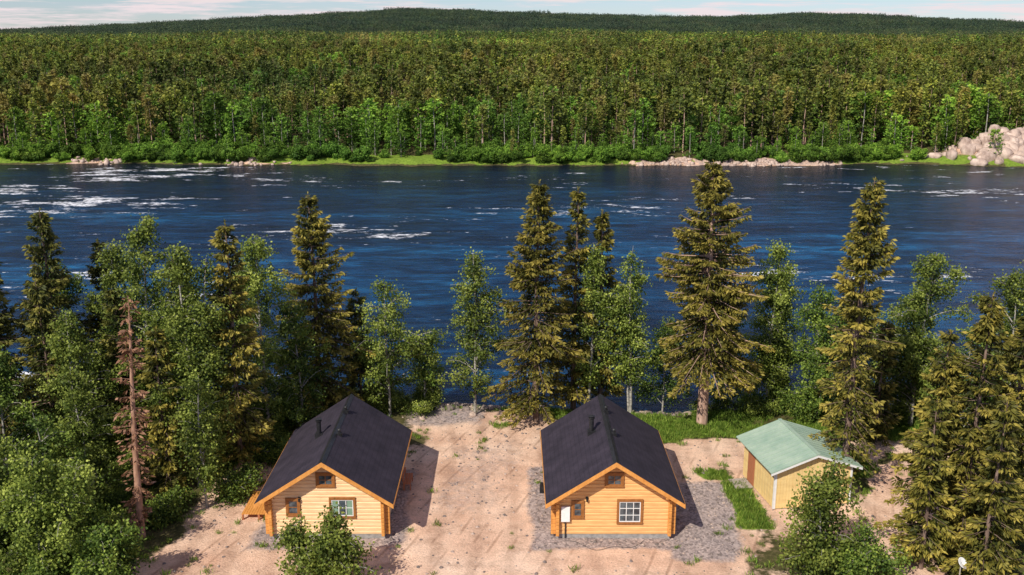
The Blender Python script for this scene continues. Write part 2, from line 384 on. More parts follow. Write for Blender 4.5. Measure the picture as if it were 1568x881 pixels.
def birch(name,seed,h,R,cb=.18,dens=1.,mats=None,stems=1,leaf=.145,link=True,lean=.3,z_base=-.25,pw=.6):
    rng=np.random.default_rng(seed);T=TB()
    for st in range(stems):
        hh=h*(1 if st==0 else rng.uniform(.72,.95));off=rng.normal(0,.25,2) if st else np.zeros(2)
        t,P=trunk_path(rng,hh,rng.uniform(-1,1)*lean*(1+st),12,.22)
        P[:,:2]+=off*(1+t[:,None]*4 if st else 1);P[0,2]=z_base
        T.tube(P,hh*.0085*(1-t)**.7+.01,7,0)
        RR=R if stems==1 else R*.8
        nl=int((hh*4.6+8)*dens)
        for i in range(nl):
            u=rng.uniform(0,1);ti=cb+(1-cb)*u*.97
            c=np.array([np.interp(ti,t,P[:,0]),np.interp(ti,t,P[:,1]),ti*hh])
            az=i*2.39996+rng.normal(0,.5)
            prof=max(.12,(1-u)**pw*(.55+.45*min(1,u/.25)))*1.15
            lump=.35+1.25*float(vnoise(az%6.28*1.3,ti*hh*.8,seed+9))
            L=RR*prof*rng.uniform(.5,1.15)*lump+.2
            d=np.array([math.cos(az),math.sin(az),0]);ss=np.linspace(0,1,5)
            bp=c+d*(L*ss)[:,None];bp[:,2]+=L*(1.25*ss-.85*ss**2.2)*rng.uniform(.5,1.2)
            T.tube(bp,(.012+.012*L)*(1-ss*.8),3,0)
            nc=2+int(L*2.5)
            b1=rng.normal(.47,.12)
            for j in range(nc):
                s=rng.uniform(.25,1.04);pc=np.array([np.interp(s,ss,bp[:,q]) for q in range(3)])+rng.normal(0,.13,3)
                rr=rng.uniform(.12,.29)
                k=int(rng.uniform(24,46))
                o=rng.normal(0,1,(k,3))*np.array([rr,rr,rr*.85]);o[:,2]-=np.abs(rng.normal(0,.2,k))
                D=rng.normal(0,1,(k,3));D[:,2]-=.5
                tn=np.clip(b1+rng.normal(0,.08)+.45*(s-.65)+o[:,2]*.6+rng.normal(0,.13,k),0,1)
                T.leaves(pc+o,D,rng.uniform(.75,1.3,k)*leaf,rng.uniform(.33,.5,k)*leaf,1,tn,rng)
    return T.build(name,mats or [M_bbark,M_birch],link)
def put(ob,x,y,rz=0):
    ob.location=(x,y,float(terrain(x,y)));ob.rotation_euler[2]=rz;return ob
DK=[M_bark,M_spruce_d]
for i,(x,y,h,R,cb,de,mt,kw) in enumerate([
 (-30.8,55.2,13.6,2.6,.05,1,DK,{}),(-28.0,57.2,14.9,2.8,.05,1.05,DK,{}),(-26.0,60,12.6,2.2,.05,1,DK,{}),
 (-15.6,52.2,15.1,2.2,.10,1,None,{}),(-12.8,61.2,15.2,3.2,.05,1.2,None,{}),
 (1.6,60.8,16.0,3.3,.09,1.2,None,{}),(4.2,63.0,15.6,2.0,.06,1,None,{}),(6.1,63.8,14.6,1.7,.06,1,None,{}),
 (12.5,60.2,17.3,4.7,.20,1.4,[M_pbark,M_spruce],{'power':.8,'tr':1.8}),
 (18.4,49.9,17.8,2.1,.10,1.05,None,{'sparse':.55,'power':.5}),
 (22.1,43.6,13.4,2.3,.05,1,None,{}),(24.2,44.2,12.4,2.3,.05,1,None,{}),(20.6,44.2,11.4,1.9,.04,1,None,{}),
 (19.7,42.3,8.6,1.5,.04,1,None,{}),(22.0,41.0,9.2,1.8,.03,1,None,{}),
 (22.9,57.3,7.9,1.2,.05,1,None,{}),(21.4,59.5,9.5,1.4,.05,1,None,{}),
 (-19.2,50.4,9.6,1.5,.05,1,None,{}),(-31.5,49.5,11.5,2.3,.04,1,DK,{}),(-23.3,55.5,10.5,1.8,.05,1,DK,{}),
 (-34,60,13,2.4,.05,1,DK,{}),(30.5,52,12.5,2.1,.05,1,None,{}),(-10.3,62.8,8.5,1.7,.05,1,DK,{}),
 (-26.8,53.4,11.5,2.1,.04,1,DK,{}),(-20.8,58.6,11.6,1.9,.05,1,DK,{}),(-35.5,56.0,12.8,2.3,.05,1,DK,{})]):
    put(spruce('spruce_tree',100+i,h,R,cb,de,mt,**kw),x,y,i*1.3)
put(spruce('dead_spruce_tree',777,12.8,.66,.06,.85,[M_dbark,M_dead],dead=True,lean=.4,power=.4,tr=1.25),-18.9,45.2)
DB=[M_bbark,M_birch_d]
for i,(x,y,h,R,cb,de,mt,kw) in enumerate([
 (-21.6,55.5,14.7,2.3,.15,1.1,None,{}),(-17.8,51.2,14.0,2.3,.15,1.1,None,{'stems':2}),(-14.9,56,13.4,2.2,.15,1.1,None,{}),
 (-24.4,58.2,12.7,2.2,.15,1.1,None,{}),(-8.2,61.6,9.2,2.7,.12,1.2,None,{}),(-2.5,62,11.3,2.3,.16,1.1,None,{}),
 (8.1,62.6,11.8,2.0,.2,.9,None,{'stems':2}),(17.4,62.8,11.8,2.9,.10,1.25,None,{'stems':2}),(20.0,60.9,9.2,2.6,.1,1.1,DB,{'stems':2}),
 (26.3,60.2,12.0,3.7,.1,1.4,None,{'stems':2}),(27.6,56,8.2,2.3,.1,1,DB,{}),(5.2,62.4,12.0,1.6,.2,1,None,{}),
 (-21.9,41.0,6.4,2.5,.06,1.2,None,{'stems':2}),(-25.3,43,7.0,2.2,.06,1.2,None,{'stems':2}),
 (-8.6,40.7,3.9,2.2,.05,1.1,None,{'stems':3,'pw':.75}),(14.7,41.7,6.1,2.2,.06,1.1,None,{'stems':2,'pw':1.0}),
 (-24.9,52,10.0,2.3,.1,1.1,None,{}),(-27.6,49.5,9.0,2.4,.08,1.1,DB,{}),(-22.6,48.4,8.2,2.1,.08,1.1,None,{}),
 (31,58,10.8,2.7,.1,1.1,None,{}),(33.6,61,11.2,2.5,.1,1,DB,{}),(-30,62,11,2.4,.1,1,DB,{}),
 (-19.6,54.2,9.6,2.0,.1,1,None,{}),(-16.6,48.6,7.6,1.3,.22,.8,None,{}),(14.6,63,8.2,2.0,.1,1,DB,{}),(23.4,62.6,8.0,2.1,.1,1,DB,{}),
 (-6.0,63.3,5.2,1.5,.1,1,DB,{}),(-18.6,40.2,3.2,1.6,.05,1.3,DB,{'stems':2}),(10.4,63.6,7,1.7,.1,1,DB,{}),
 (-13.2,57.6,9.2,2.0,.1,1,DB,{}),(-17.0,59.5,11.5,2.2,.1,1,DB,{}),(-23.5,45.0,7.0,1.9,.06,1.1,DB,{})]):
    put(birch('birch_tree',300+i,h,R,cb,de,mt,**kw),x,y,i*.9)
for i,(x,y,h,R) in enumerate([(-15.6,49.3,1.4,1.0),(-20.6,43.5,1.8,1.2),(-18.4,47.2,1.2,.8),(-22.5,45.5,2.0,1.3),(16.9,41.9,2.2,1.3),(-13.3,53.9,1.5,1.0)]):
    put(birch('willow_shrub',500+i,h,R,.02,1.4,DB,3,.13),x,y,i)

# ------------------------------------------------------------ scatter
def scatter(name,protos,P,rz,sc,pick):
    col=bpy.data.collections.new(name+'_kinds')
    for i,o in enumerate(protos):
        o.name='%02d_%s'%(i,o.name);col.objects.link(o)
    n=len(P);me=bpy.data.meshes.new(name);me.vertices.add(n)
    me.vertices.foreach_set('co',np.asarray(P,np.float32).ravel())
    rot=np.zeros((n,3),np.float32);rot[:,2]=rz
    a=me.attributes.new('rot','FLOAT_VECTOR','POINT');a.data.foreach_set('vector',rot.ravel())
    s3=np.asarray(sc,np.float32)
    if s3.ndim==1:s3=np.repeat(s3[:,None],3,1)
    a=me.attributes.new('scl','FLOAT_VECTOR','POINT');a.data.foreach_set('vector',np.ascontiguousarray(s3).ravel())
    a=me.attributes.new('pick','INT','POINT');a.data.foreach_set('value',np.asarray(pick,np.int32))
    me.update()
    ob=bpy.data.objects.new(name,me);SC.collection.objects.link(ob)
    ng=bpy.data.node_groups.new(name+'_nodes','GeometryNodeTree')
    ng.interface.new_socket('Geometry',in_out='INPUT',socket_type='NodeSocketGeometry')
    ng.interface.new_socket('Geometry',in_out='OUTPUT',socket_type='NodeSocketGeometry')
    gi=ng.nodes.new('NodeGroupInput');go=ng.nodes.new('NodeGroupOutput')
    ip=ng.nodes.new('GeometryNodeInstanceOnPoints');ci=ng.nodes.new('GeometryNodeCollectionInfo')
    ci.inputs['Collection'].default_value=col;ci.inputs['Separate Children'].default_value=True;ci.inputs['Reset Children'].default_value=True
    def na(nm,ty):
        q=ng.nodes.new('GeometryNodeInputNamedAttribute');q.data_type=ty;q.inputs['Name'].default_value=nm
        return q.outputs['Attribute']
    L=ng.links.new
    L(gi.outputs[0],ip.inputs['Points']);L(ci.outputs[0],ip.inputs['Instance']);ip.inputs['Pick Instance'].default_value=True
    L(na('pick','INT'),ip.inputs['Instance Index']);L(na('rot','FLOAT_VECTOR'),ip.inputs['Rotation']);L(na('scl','FLOAT_VECTOR'),ip.inputs['Scale'])
    L(ip.outputs[0],go.inputs[0])
    md=ob.modifiers.new('instances','NODES');md.node_group=ng
    return ob
rg=np.random.default_rng(5)
def farpine(name,seed,h,R,cb,n,size,mats,conic):
    rng=np.random.default_rng(seed);T=TB()
    t,P=trunk_path(rng,h,0,5,.15);P[0,2]=-1;T.tube(P,h*.011*(1-t)+.03,4,0)
    nb=int(n/9)
    for i in range(nb):
        u=rng.uniform(0,1)**.9;z=(cb+(1-cb)*u)*h
        rr=R*((1-u)**.75 if conic else math.sqrt(max(0,1-(u*1.5-.5)**2)) if u>.33 else .75+.5*u)
        az=rng.uniform(0,6.28);rr*=rng.uniform(.4,1.1)
        k=9;s=rng.uniform(.25,1,k)
        p=np.stack([np.cos(az)*rr*s,np.sin(az)*rr*s,z+(.25 if not conic else -.25)*rr*s],-1)+rng.normal(0,.16,(k,3))
        D=np.stack([np.full(k,np.cos(az)),np.full(k,np.sin(az)),rng.uniform(-.6,.6,k)],-1)+rng.normal(0,.5,(k,3))
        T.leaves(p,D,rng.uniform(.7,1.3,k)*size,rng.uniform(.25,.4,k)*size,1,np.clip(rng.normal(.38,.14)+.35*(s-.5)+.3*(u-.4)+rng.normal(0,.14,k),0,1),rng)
    return T.build(name,mats,False)
pr=[]
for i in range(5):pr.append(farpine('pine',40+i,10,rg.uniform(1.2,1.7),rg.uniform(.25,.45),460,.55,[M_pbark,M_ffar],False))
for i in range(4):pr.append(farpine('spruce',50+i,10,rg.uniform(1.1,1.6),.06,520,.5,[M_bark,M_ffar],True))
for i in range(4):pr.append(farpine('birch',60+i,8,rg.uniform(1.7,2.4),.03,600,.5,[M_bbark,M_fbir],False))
cell=3.2
ys=np.arange(200,720,cell);pts=[]
for y in ys:
    w=.60*y+25;xs=np.arange(-w,w,cell);pts.append(np.stack([xs,np.full(len(xs),y)],-1))
pts=np.concatenate(pts);pts+=rg.uniform(-1.6,1.6,pts.shape)
d=pts[:,1]-bank_far(pts[:,0])
okm=(d>2.0+4.5*vnoise(pts[:,0]*.06,pts[:,1]*0,3)**1.5)&(rg.uniform(0,1,len(pts))<.30+.9*fbm(pts[:,0]/22,pts[:,1]/16,77)+.28*(d<35))
okm&=~((np.hypot((pts[:,0]-108)/14,(pts[:,1]-205)/5))<1)
pts=pts[okm];d=d[okm];n=len(pts)
kn=fbm(pts[:,0]/35,pts[:,1]/22,88);u=rg.uniform(0,1,n)
kb=fbm(pts[:,0]/18,pts[:,1]*0,188)
pb=np.clip(.95-d/(18+30*kb),0,.85)+np.clip((kn-.47)*2.8,-.1,.6)+.07
kp=fbm(pts[:,0]/28,pts[:,1]/28,98)
pick=np.where(u<pb,9+rg.integers(0,4,n),np.where(rg.uniform(0,1,n)<.55+(kp-.5)*1.5,rg.integers(0,5,n),5+rg.integers(0,4,n)))
hb=fbm(pts[:,0]/26,pts[:,1]/20,3)
sc=rg.uniform(.5,1.2,n)*(.62+.85*hb)
sc*=np.where(d<10,.40+.4*rg.uniform(0,1,n),1)
tall=(d>7)&(d<34)&(rg.uniform(0,1,n)<.34)&(kp>.42)
pick=np.where(tall&(rg.uniform(0,1,n)<.8),rg.integers(0,8,n),pick)
sc=np.where(tall,np.maximum(sc,rg.uniform(.9,1.35,n)),sc)
z=terrain(pts[:,0],pts[:,1])
s3=np.stack([sc*rg.uniform(.85,1.25,n)]*2+[sc],-1)
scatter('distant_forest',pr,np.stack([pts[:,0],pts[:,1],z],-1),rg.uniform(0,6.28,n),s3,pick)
pr=[]
for q in range(5):
    rng=np.random.default_rng(900+q);T=TB();
    for k in range(140):
        cx,cy=rng.uniform(-23,23,2);h=rng.uniform(5,13);R=rng.uniform(.9,1.9);m=rng.choice([0,0,0,0,1]) 
        k_=26;uu=rng.uniform(0,1,k_);rr=R*(1-uu)**.8*rng.uniform(.3,1,k_);az=rng.uniform(0,6.28,k_)
        p=np.stack([cx+np.cos(az)*rr,cy+np.sin(az)*rr,h*(.1+.9*uu)-.3],-1)
        D=np.stack([np.cos(az),np.sin(az),rng.uniform(-.3,.9,k_)],-1)
        tb=rng.normal(.42,.27)
        T.leaves(p,D,rng.uniform(.9,1.7,k_),rng.uniform(.3,.55,k_),m,np.clip(tb+.25*(uu-.4)+rng.normal(0,.1,k_),0,1),rng)
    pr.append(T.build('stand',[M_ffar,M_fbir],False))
pts=[]
for y in np.arange(712,2780,36):
    w=.60*y+40;xs=np.arange(-w,w,36);pts.append(np.stack([xs,np.full(len(xs),y)],-1))
pts=np.concatenate(pts);pts+=rg.uniform(-6,6,pts.shape);n=len(pts)
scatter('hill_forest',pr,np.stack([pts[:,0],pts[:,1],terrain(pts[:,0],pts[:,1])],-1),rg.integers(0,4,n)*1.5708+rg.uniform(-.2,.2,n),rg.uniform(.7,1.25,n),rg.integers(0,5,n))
def rock(name,seed,m):
    rng=np.random.default_rng(seed)
    nu,nv=12,8;th=np.linspace(0,2*np.pi,nu,endpoint=False);ph=np.linspace(.02,np.pi-.02,nv)
    TH,PH=np.meshgrid(th,ph);d=np.stack([np.cos(TH)*np.sin(PH),np.sin(TH)*np.sin(PH),np.cos(PH)],-1)
    r=np.ones(TH.shape)
    for k in range(9):
        nn=rng.normal(size=3);nn/=np.linalg.norm(nn);c=rng.uniform(.6,.95)
        dt=d@nn;r=np.minimum(r,np.where(dt>.05,c/np.maximum(dt,.05),9))
    r*=1+rng.normal(0,.03,r.shape)
    V=d*r[...,None]*np.array([.5,.42,.34]);i=np.arange(nu*nv).reshape(nv,nu);j=np.roll(i,-1,1)
    F=np.stack([i[:-1],i[1:],j[1:],j[:-1]],-1).reshape(-1,4)
    return mk(name,V.reshape(-1,3),F,[m],link=False)
pr=[rock('rock',i,M_rock) for i in range(6)]
x=rg.uniform(-150,150,2600);seg=fbm(x*.035,x*0+7,15,2);k=(seg+rg.normal(0,.07,len(x))<.50)&(vnoise(x*.3,x*0,44)+rg.normal(0,.15,len(x))>.5);x=x[k]
y=bank_far(x)+rg.normal(.3,.9,len(x))
x2=rg.normal(109,9,620);y2=rg.normal(203.6,2.4,620);x=np.r_[x,x2];y=np.r_[y,y2];n=len(x)
sc=rg.uniform(.4,1.25,n)**2;sc[-620:]=rg.uniform(.5,2.1,620)**2
s3=np.stack([sc*rg.uniform(.7,1.3,n),sc,sc*rg.uniform(.8,1.7,n)],-1)
scatter('far_bank_rocks',pr,np.stack([x,y,terrain(x,y)+.05],-1),rg.uniform(0,6.28,n),s3,rg.integers(0,6,n))
pr=[rock('stone',20+i,M_rockd if i%2 else M_rock) for i in range(6)]
x=np.r_[rg.uniform(-35,35,600),rg.normal(-4,2.2,110)];y=bank_near(x)+rg.normal(-.6,.9,len(x));y[-110:]-=rg.uniform(0,3,110)
sc=rg.uniform(.25,1.05,len(x))**1.5;n=len(x)
scatter('river_bank_stones',pr,np.stack([x,y,terrain(x,y)+.02],-1),rg.uniform(0,6.28,n),sc,rg.integers(0,6,n))
pr=[rock('pebble',40+i,M_rockd if i%2 else M_rock) for i in range(4)]
x=rg.uniform(-19,26,9000);y=rg.uniform(39,62,9000);s,gq,r=masks(x,y);k=rg.uniform(0,1,9000)<r*.7+.16*s;x,y=x[k],y[k];n=len(x)
scatter('yard_pebbles',pr,np.stack([x,y,terrain(x,y)],-1),rg.uniform(0,6.28,n),rg.uniform(.06,.22,n)*rg.uniform(.5,1.3,n),rg.integers(0,4,n))
pr=[]
for q in range(5):
    rng=np.random.default_rng(70+q);T=TB();k=34
    p=np.concatenate([rng.normal(0,.13,(k,2)),np.zeros((k,1))],1);D=rng.normal(0,.35,(k,3));D[:,2]=1
    T.leaves(p,D,rng.uniform(.14,.38,k),rng.uniform(.012,.025,k),0,rng.uniform(.1,1,k),rng);pr.append(T.build('tuft',[M_grass],False))
x=rg.uniform(-34,36,60000);y=rg.uniform(39,66,60000);s,gq,r=masks(x,y)
edge=sst(.5,.62,fbm(x*.8,y*.8,66))*.05
k=rg.uniform(0,1,60000)<np.where(gq>.4,gq,.10*(1-s)+.003+edge*(x<-12)*1.0+edge*.2)*.75
k&=~((abs(x-5.15)<3.1)&(y>45)&(y<53.5))&~((abs(x+9.35)<3.1)&(y>45)&(y<53.5))&~((abs(x-16)<2.6)&(abs(y-50.7)<2.6))
x,y=x[k],y[k];n=len(x)
scatter('grass_tufts',pr,np.stack([x,y,terrain(x,y)],-1),rg.uniform(0,6.28,n),rg.uniform(.4,1.15,n),rg.integers(0,5,n))
pr=[birch('bush',600+i,1.7,1.1,.02,1.3,[M_bbark,M_birch_d if i%2 else M_birch],2,.14,False) for i in range(4)]
x=rg.uniform(-38,38,1200);y=rg.uniform(40,66,1200);s,gq,r=masks(x,y)
k=(s<.15)&(r<.3)&((y>62)|(x<-21)|((x>20)&(y>57))|((x<-14.5)&(y>51)))&(rg.uniform(0,1,1200)<.75)
k&=~((x>-5)&(x<1)&(y<64.5))
x,y=x[k],y[k];n=len(x)
scatter('undergrowth_bushes',pr,np.stack([x,y,terrain(x,y)],-1),rg.uniform(0,6.28,n),rg.uniform(.35,1.05,n),rg.integers(0,4,n))
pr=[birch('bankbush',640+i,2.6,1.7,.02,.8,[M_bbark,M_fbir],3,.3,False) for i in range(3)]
x=rg.uniform(-150,150,900);d=1.4+rg.uniform(0,1,900)**2*7;y=bank_far(x)+d;k=~(np.abs(x-108)<15)&(vnoise(x*.12,x*0,61)+rg.normal(0,.15,900)>.33);x,y=x[k],y[k];n=len(x)
scatter('far_bank_bushes',pr,np.stack([x,y,terrain(x,y)],-1),rg.uniform(0,6.28,n),rg.uniform(.3,1.0,n),rg.integers(0,3,n))

# ------------------------------------------------------------ buildings
class BB:
    def __init__(s):s.V=[];s.F=[]
    def poly(s,V,F):
        o=len(s.V);s.V+=[tuple(v) for v in V];s.F+=[tuple(i+o for i in f) for f in F]
    def prism(s,A,B):
        n=len(A);s.poly(list(A)+list(B),[tuple(range(n))[::-1],tuple(range(n,2*n))]+[(i,(i+1)%n,n+(i+1)%n,n+i) for i in range(n)])
    def box(s,x0,x1,y0,y1,z0,z1):
        s.prism([(x0,y0,z0),(x1,y0,z0),(x1,y1,z0),(x0,y1,z0)],[(x0,y0,z1),(x1,y0,z1),(x1,y1,z1),(x0,y1,z1)])
    def cyl(s,c,r,z0,z1,k=16,r2=None):
        r2=r if r2 is None else r2
        A=[(c[0]+r*math.cos(2*math.pi*i/k),c[1]+r*math.sin(2*math.pi*i/k),z0) for i in range(k)]
        B=[(c[0]+r2*math.cos(2*math.pi*i/k),c[1]+r2*math.sin(2*math.pi*i/k),z1) for i in range(k)]
        s.prism(A,B)
    def done(s,name,m,parent,bev=0):
        me=bpy.data.meshes.new(name);me.from_pydata(s.V,[],s.F);me.materials.append(m);me.update()
        import bmesh
        bm=bmesh.new();bm.from_mesh(me);bmesh.ops.recalc_face_normals(bm,faces=bm.faces);bm.to_mesh(me);bm.free()
        ob=bpy.data.objects.new(name,me);SC.collection.objects.link(ob);ob.parent=parent
        if bev:
            b=ob.modifiers.new('b','BEVEL');b.width=bev;b.segments=2
        return ob
def empty(name,loc,rz=0):
    e=bpy.data.objects.new(name,None);SC.collection.objects.link(e);e.location=loc;e.rotation_euler[2]=rz;return e
def window(par,x,z,w,h,y=-.0,muntin=(1,1),curtain=False,tag=''):
    fr=BB();t=.12
    fr.box(x-w/2-t,x+w/2+t,y-.07,y,z+h/2,z+h/2+t+.02);fr.box(x-w/2-t,x+w/2+t,y-.085,y,z-h/2-t,z-h/2)
    fr.box(x-w/2-t,x-w/2,y-.067,y,z-h/2,z+h/2);fr.box(x+w/2,x+w/2+t,y-.067,y,z-h/2,z+h/2)
    fr.done('window_frame'+tag,M_frame,par,.006)
    sa=BB();k=.045
    sa.box(x-w/2,x+w/2,y-.045,y,z+h/2-k,z+h/2);sa.box(x-w/2,x+w/2,y-.045,y,z-h/2,z-h/2+k)
    sa.box(x-w/2,x-w/2+k,y-.044,y,z-h/2+k,z+h/2-k);sa.box(x+w/2-k,x+w/2,y-.044,y,z-h/2+k,z+h/2-k)
    for i in range(1,muntin[0]+1):
        xx=x-w/2+w*i/(muntin[0]+1);sa.box(xx-.018,xx+.018,y-.04,y,z-h/2+k,z+h/2-k)
    for i in range(1,muntin[1]+1):
        zz=z-h/2+h*i/(muntin[1]+1);sa.box(x-w/2+k,x+w/2-k,y-.037,y,zz-.016,zz+.016)
    sa.done('window_sash'+tag,M_white if w>1 else M_frame,par)
    gl=BB();gl.box(x-w/2+k,x+w/2-k,y-.022,y-.012,z-h/2+k,z+h/2-k);gl.done('window_pane'+tag,M_glass,par)
    if curtain:
        c=BB();c.box(x-w/2+k,x-w*.18,y-.03,y-.0225,z-h/2+k,z+h/2-k);c.box(x+w*.22,x+w/2-k,y-.03,y-.0225,z-h/2+k,z+h/2-k)
        c.done('curtain'+tag,M_curt,par)
def cabin(cx,cy,logm,left):
    par=empty('log_cabin',(cx,cy,0))
    W=2.93;LEN=7.9;ZR=4.56;SL=.653;HE=3.46;F0=-.75;B0=8.6
    roofz=lambda x:ZR-.13-abs(x)*SL
    b=BB();ch=.2;z=.22;c=.036
    nz=int((ZR-.35-z)/ch)
    for i in range(nz):
        z0=z+i*ch;z1=z0+ch-.004
        hw1=min(W,(ZR-.14-z1)/SL)
        if hw1<.15:break
        for yy in (0,LEN-.18):
            pr_=[(yy,z0+c),(yy+c,z0),(yy+.18-c,z0),(yy+.18,z0+c),(yy+.18,z1-c),(yy+.18-c,z1),(yy+c,z1),(yy,z1-c)]
            def hw(zz):return min(W,(ZR-.14-zz)/SL)
            b.prism([(-hw(q[1]),q[0],q[1]) for q in pr_],[(hw(q[1]),q[0],q[1]) for q in pr_])
        if z1<roofz(W)+.02:
            for xx in (-W+.0,W-.18):
                xx+= .004 if xx<0 else -.004
                pr_=[(xx,z0+c),(xx+c,z0),(xx+.18-c,z0),(xx+.18,z0+c),(xx+.18,z1-c),(xx+.18-c,z1),(xx+c,z1),(xx,z1-c)]
                b.prism([(q[0],.185,q[1]) for q in pr_],[(q[0],LEN-.185,q[1]) for q in pr_])
    b.done('log_walls',logm,par)
    b=BB()
    for sx in (-1,1):
        for i in range(10):
            z0=.225+i*ch
            if z0+.2>roofz(W+.05):break
            xa,xb=sorted((sx*(W+.003),sx*(W+.24)));
            b.box(xa,xb,.01,.17,z0,z0+.186)
            xa,xb=sorted((sx*(W-.01),sx*(W-.17)))
            b.box(xa,xb,-.26,-.003,z0+.01,z0+.190)
            b.box(xa,xb,LEN+.003,LEN+.24,z0+.01,z0+.190)
    b.done('corner_log_ends',M_trim,par,.015)
    b=BB();b.box(-W+.04,W-.04,.04,LEN-.04,-.3,.22);b.done('plinth',M_conc,par)
    th=.1;b=BB()
    for sx in (-1,1):
        A=[(0,0,ZR),(sx*HE,0,ZR-HE*SL),(sx*HE,0,ZR-HE*SL-th),(0,0,ZR-th)]
        b.prism([(p[0],F0,p[2]) for p in A],[(p[0],B0,p[2]) for p in A])
    b.done('roof_covering',M_roof,par)
    b=BB()
    for sx in (-1,1):
        A=[(0,0,ZR-th-.004),(sx*(HE-.04),0,ZR-(HE-.04)*SL-th-.004),(sx*(HE-.04),0,ZR-(HE-.04)*SL-th-.03),(0,0,ZR-th-.03)]
        b.prism([(p[0],F0+.03,p[2]) for p in A],[(p[0],B0-.03,p[2]) for p in A])
    b.done('roof_soffit',M_soff,par)
    b=BB()
    for yy in (F0-.035,B0+.002):
        for sx in (-1,1):
            A=[(0,ZR-.02),(sx*(HE+.02),ZR-(HE+.02)*SL-.02),(sx*(HE+.02),ZR-(HE+.02)*SL-.24),(0,ZR-.26)]
            b.prism([(p[0]+sx*.001,yy,p[1]) for p in A],[(p[0]+sx*.001,yy+.032,p[1]) for p in A])
    for sx in (-1,1):
        xa,xb=sorted((sx*HE+sx*.003,sx*HE+sx*.03));b.box(xa,xb,F0,B0,ZR-HE*SL-.19,ZR-HE*SL-.03)
    b.done('barge_boards',M_trim,par)
    b=BB();A=[(-.16,ZR-.16*SL+.012),(0,ZR+.03),(.16,ZR-.16*SL+.012),(0,ZR+.005)]
    b.prism([(p[0],F0,p[1]) for p in A],[(p[0],B0,p[1]) for p in A]);b.done('ridge_cap',M_black,par)
    b=BB()
    for px_ in (-2.6,0,2.6):
        zz=ZR-.14-abs(px_)*SL-.17;b.box(px_-.08,px_+.08,F0+.04,-.004,zz-.03,zz+.1)
    b.done('purlin_ends',M_trim,par)
    window(par,0,3.25,.72,.55,muntin=(1,1),tag='_loft')
    if left:
        window(par,-1.7,1.75,.5,.75,muntin=(0,1),tag='_small');window(par,.8,1.72,1.1,.9,muntin=(2,1),curtain=True,tag='_large')
        chx,chy=-1.05,4.1
    else:
        window(par,-1.82,1.62,.42,.75,muntin=(0,1),tag='_small');window(par,.82,1.5,1.08,1.12,muntin=(2,2),tag='_large')
        chx,chy=-.85,4.2
    zc=ZR-abs(chx)*SL;b=BB();b.box(chx-.2,chx+.2,chy-.2,chy+.2,zc-.2,zc+.16);b.cyl((chx,chy),.12,zc+.16,zc+.85);b.cyl((chx,chy),.17,zc+.85,zc+.9);b.cyl((chx,chy),.19,zc+.97,zc+1.03,16,.06)
    for k in range(3):
        a=k*2.1;b.cyl((chx+.13*math.cos(a),chy+.13*math.sin(a)),.012,zc+.89,zc+.98,6)
    b.done('chimney',M_black,par)
    for q,(vx,vy) in enumerate(((.25,3.0),(.1,6.0))):
        zz=ZR-vx*SL;b=BB();b.box(vx-.13,vx+.13,vy-.13,vy+.13,zz-.15,zz+.12);b.cyl((vx,vy),.07,zz+.12,zz+.3);b.cyl((vx,vy),.12,zz+.3,zz+.35,14,.08);b.done('roof_vent_%d'%q,M_black,par)
    b=BB();b.box(-1.42,-1.30,-.05,-.002,2.18,2.32);b.cyl((-1.36,-.11),.05,2.1,2.26,10);b.done('wall_lamp',M_black,par)
    if not left:
        b=BB();b.box(-2.66,-2.22,-.17,-.003,1.0,1.82);b.done('electric_box',M_white,par,.012)
        b=BB();b.box(-2.47,-2.41,-.07,-.003,.05,1.0);b.done('cable_conduit',M_black,par)
        b=BB();b.box(-3.6,-3.35,5.0,5.25,.0,.45);b.cyl((-3.48,5.12),.1,.45,.6);b.done('vent_post',M_black,par)
    return par
cabin(-9.38,45.2,M_log2,True);cabin(5.15,45.2,M_log,False)
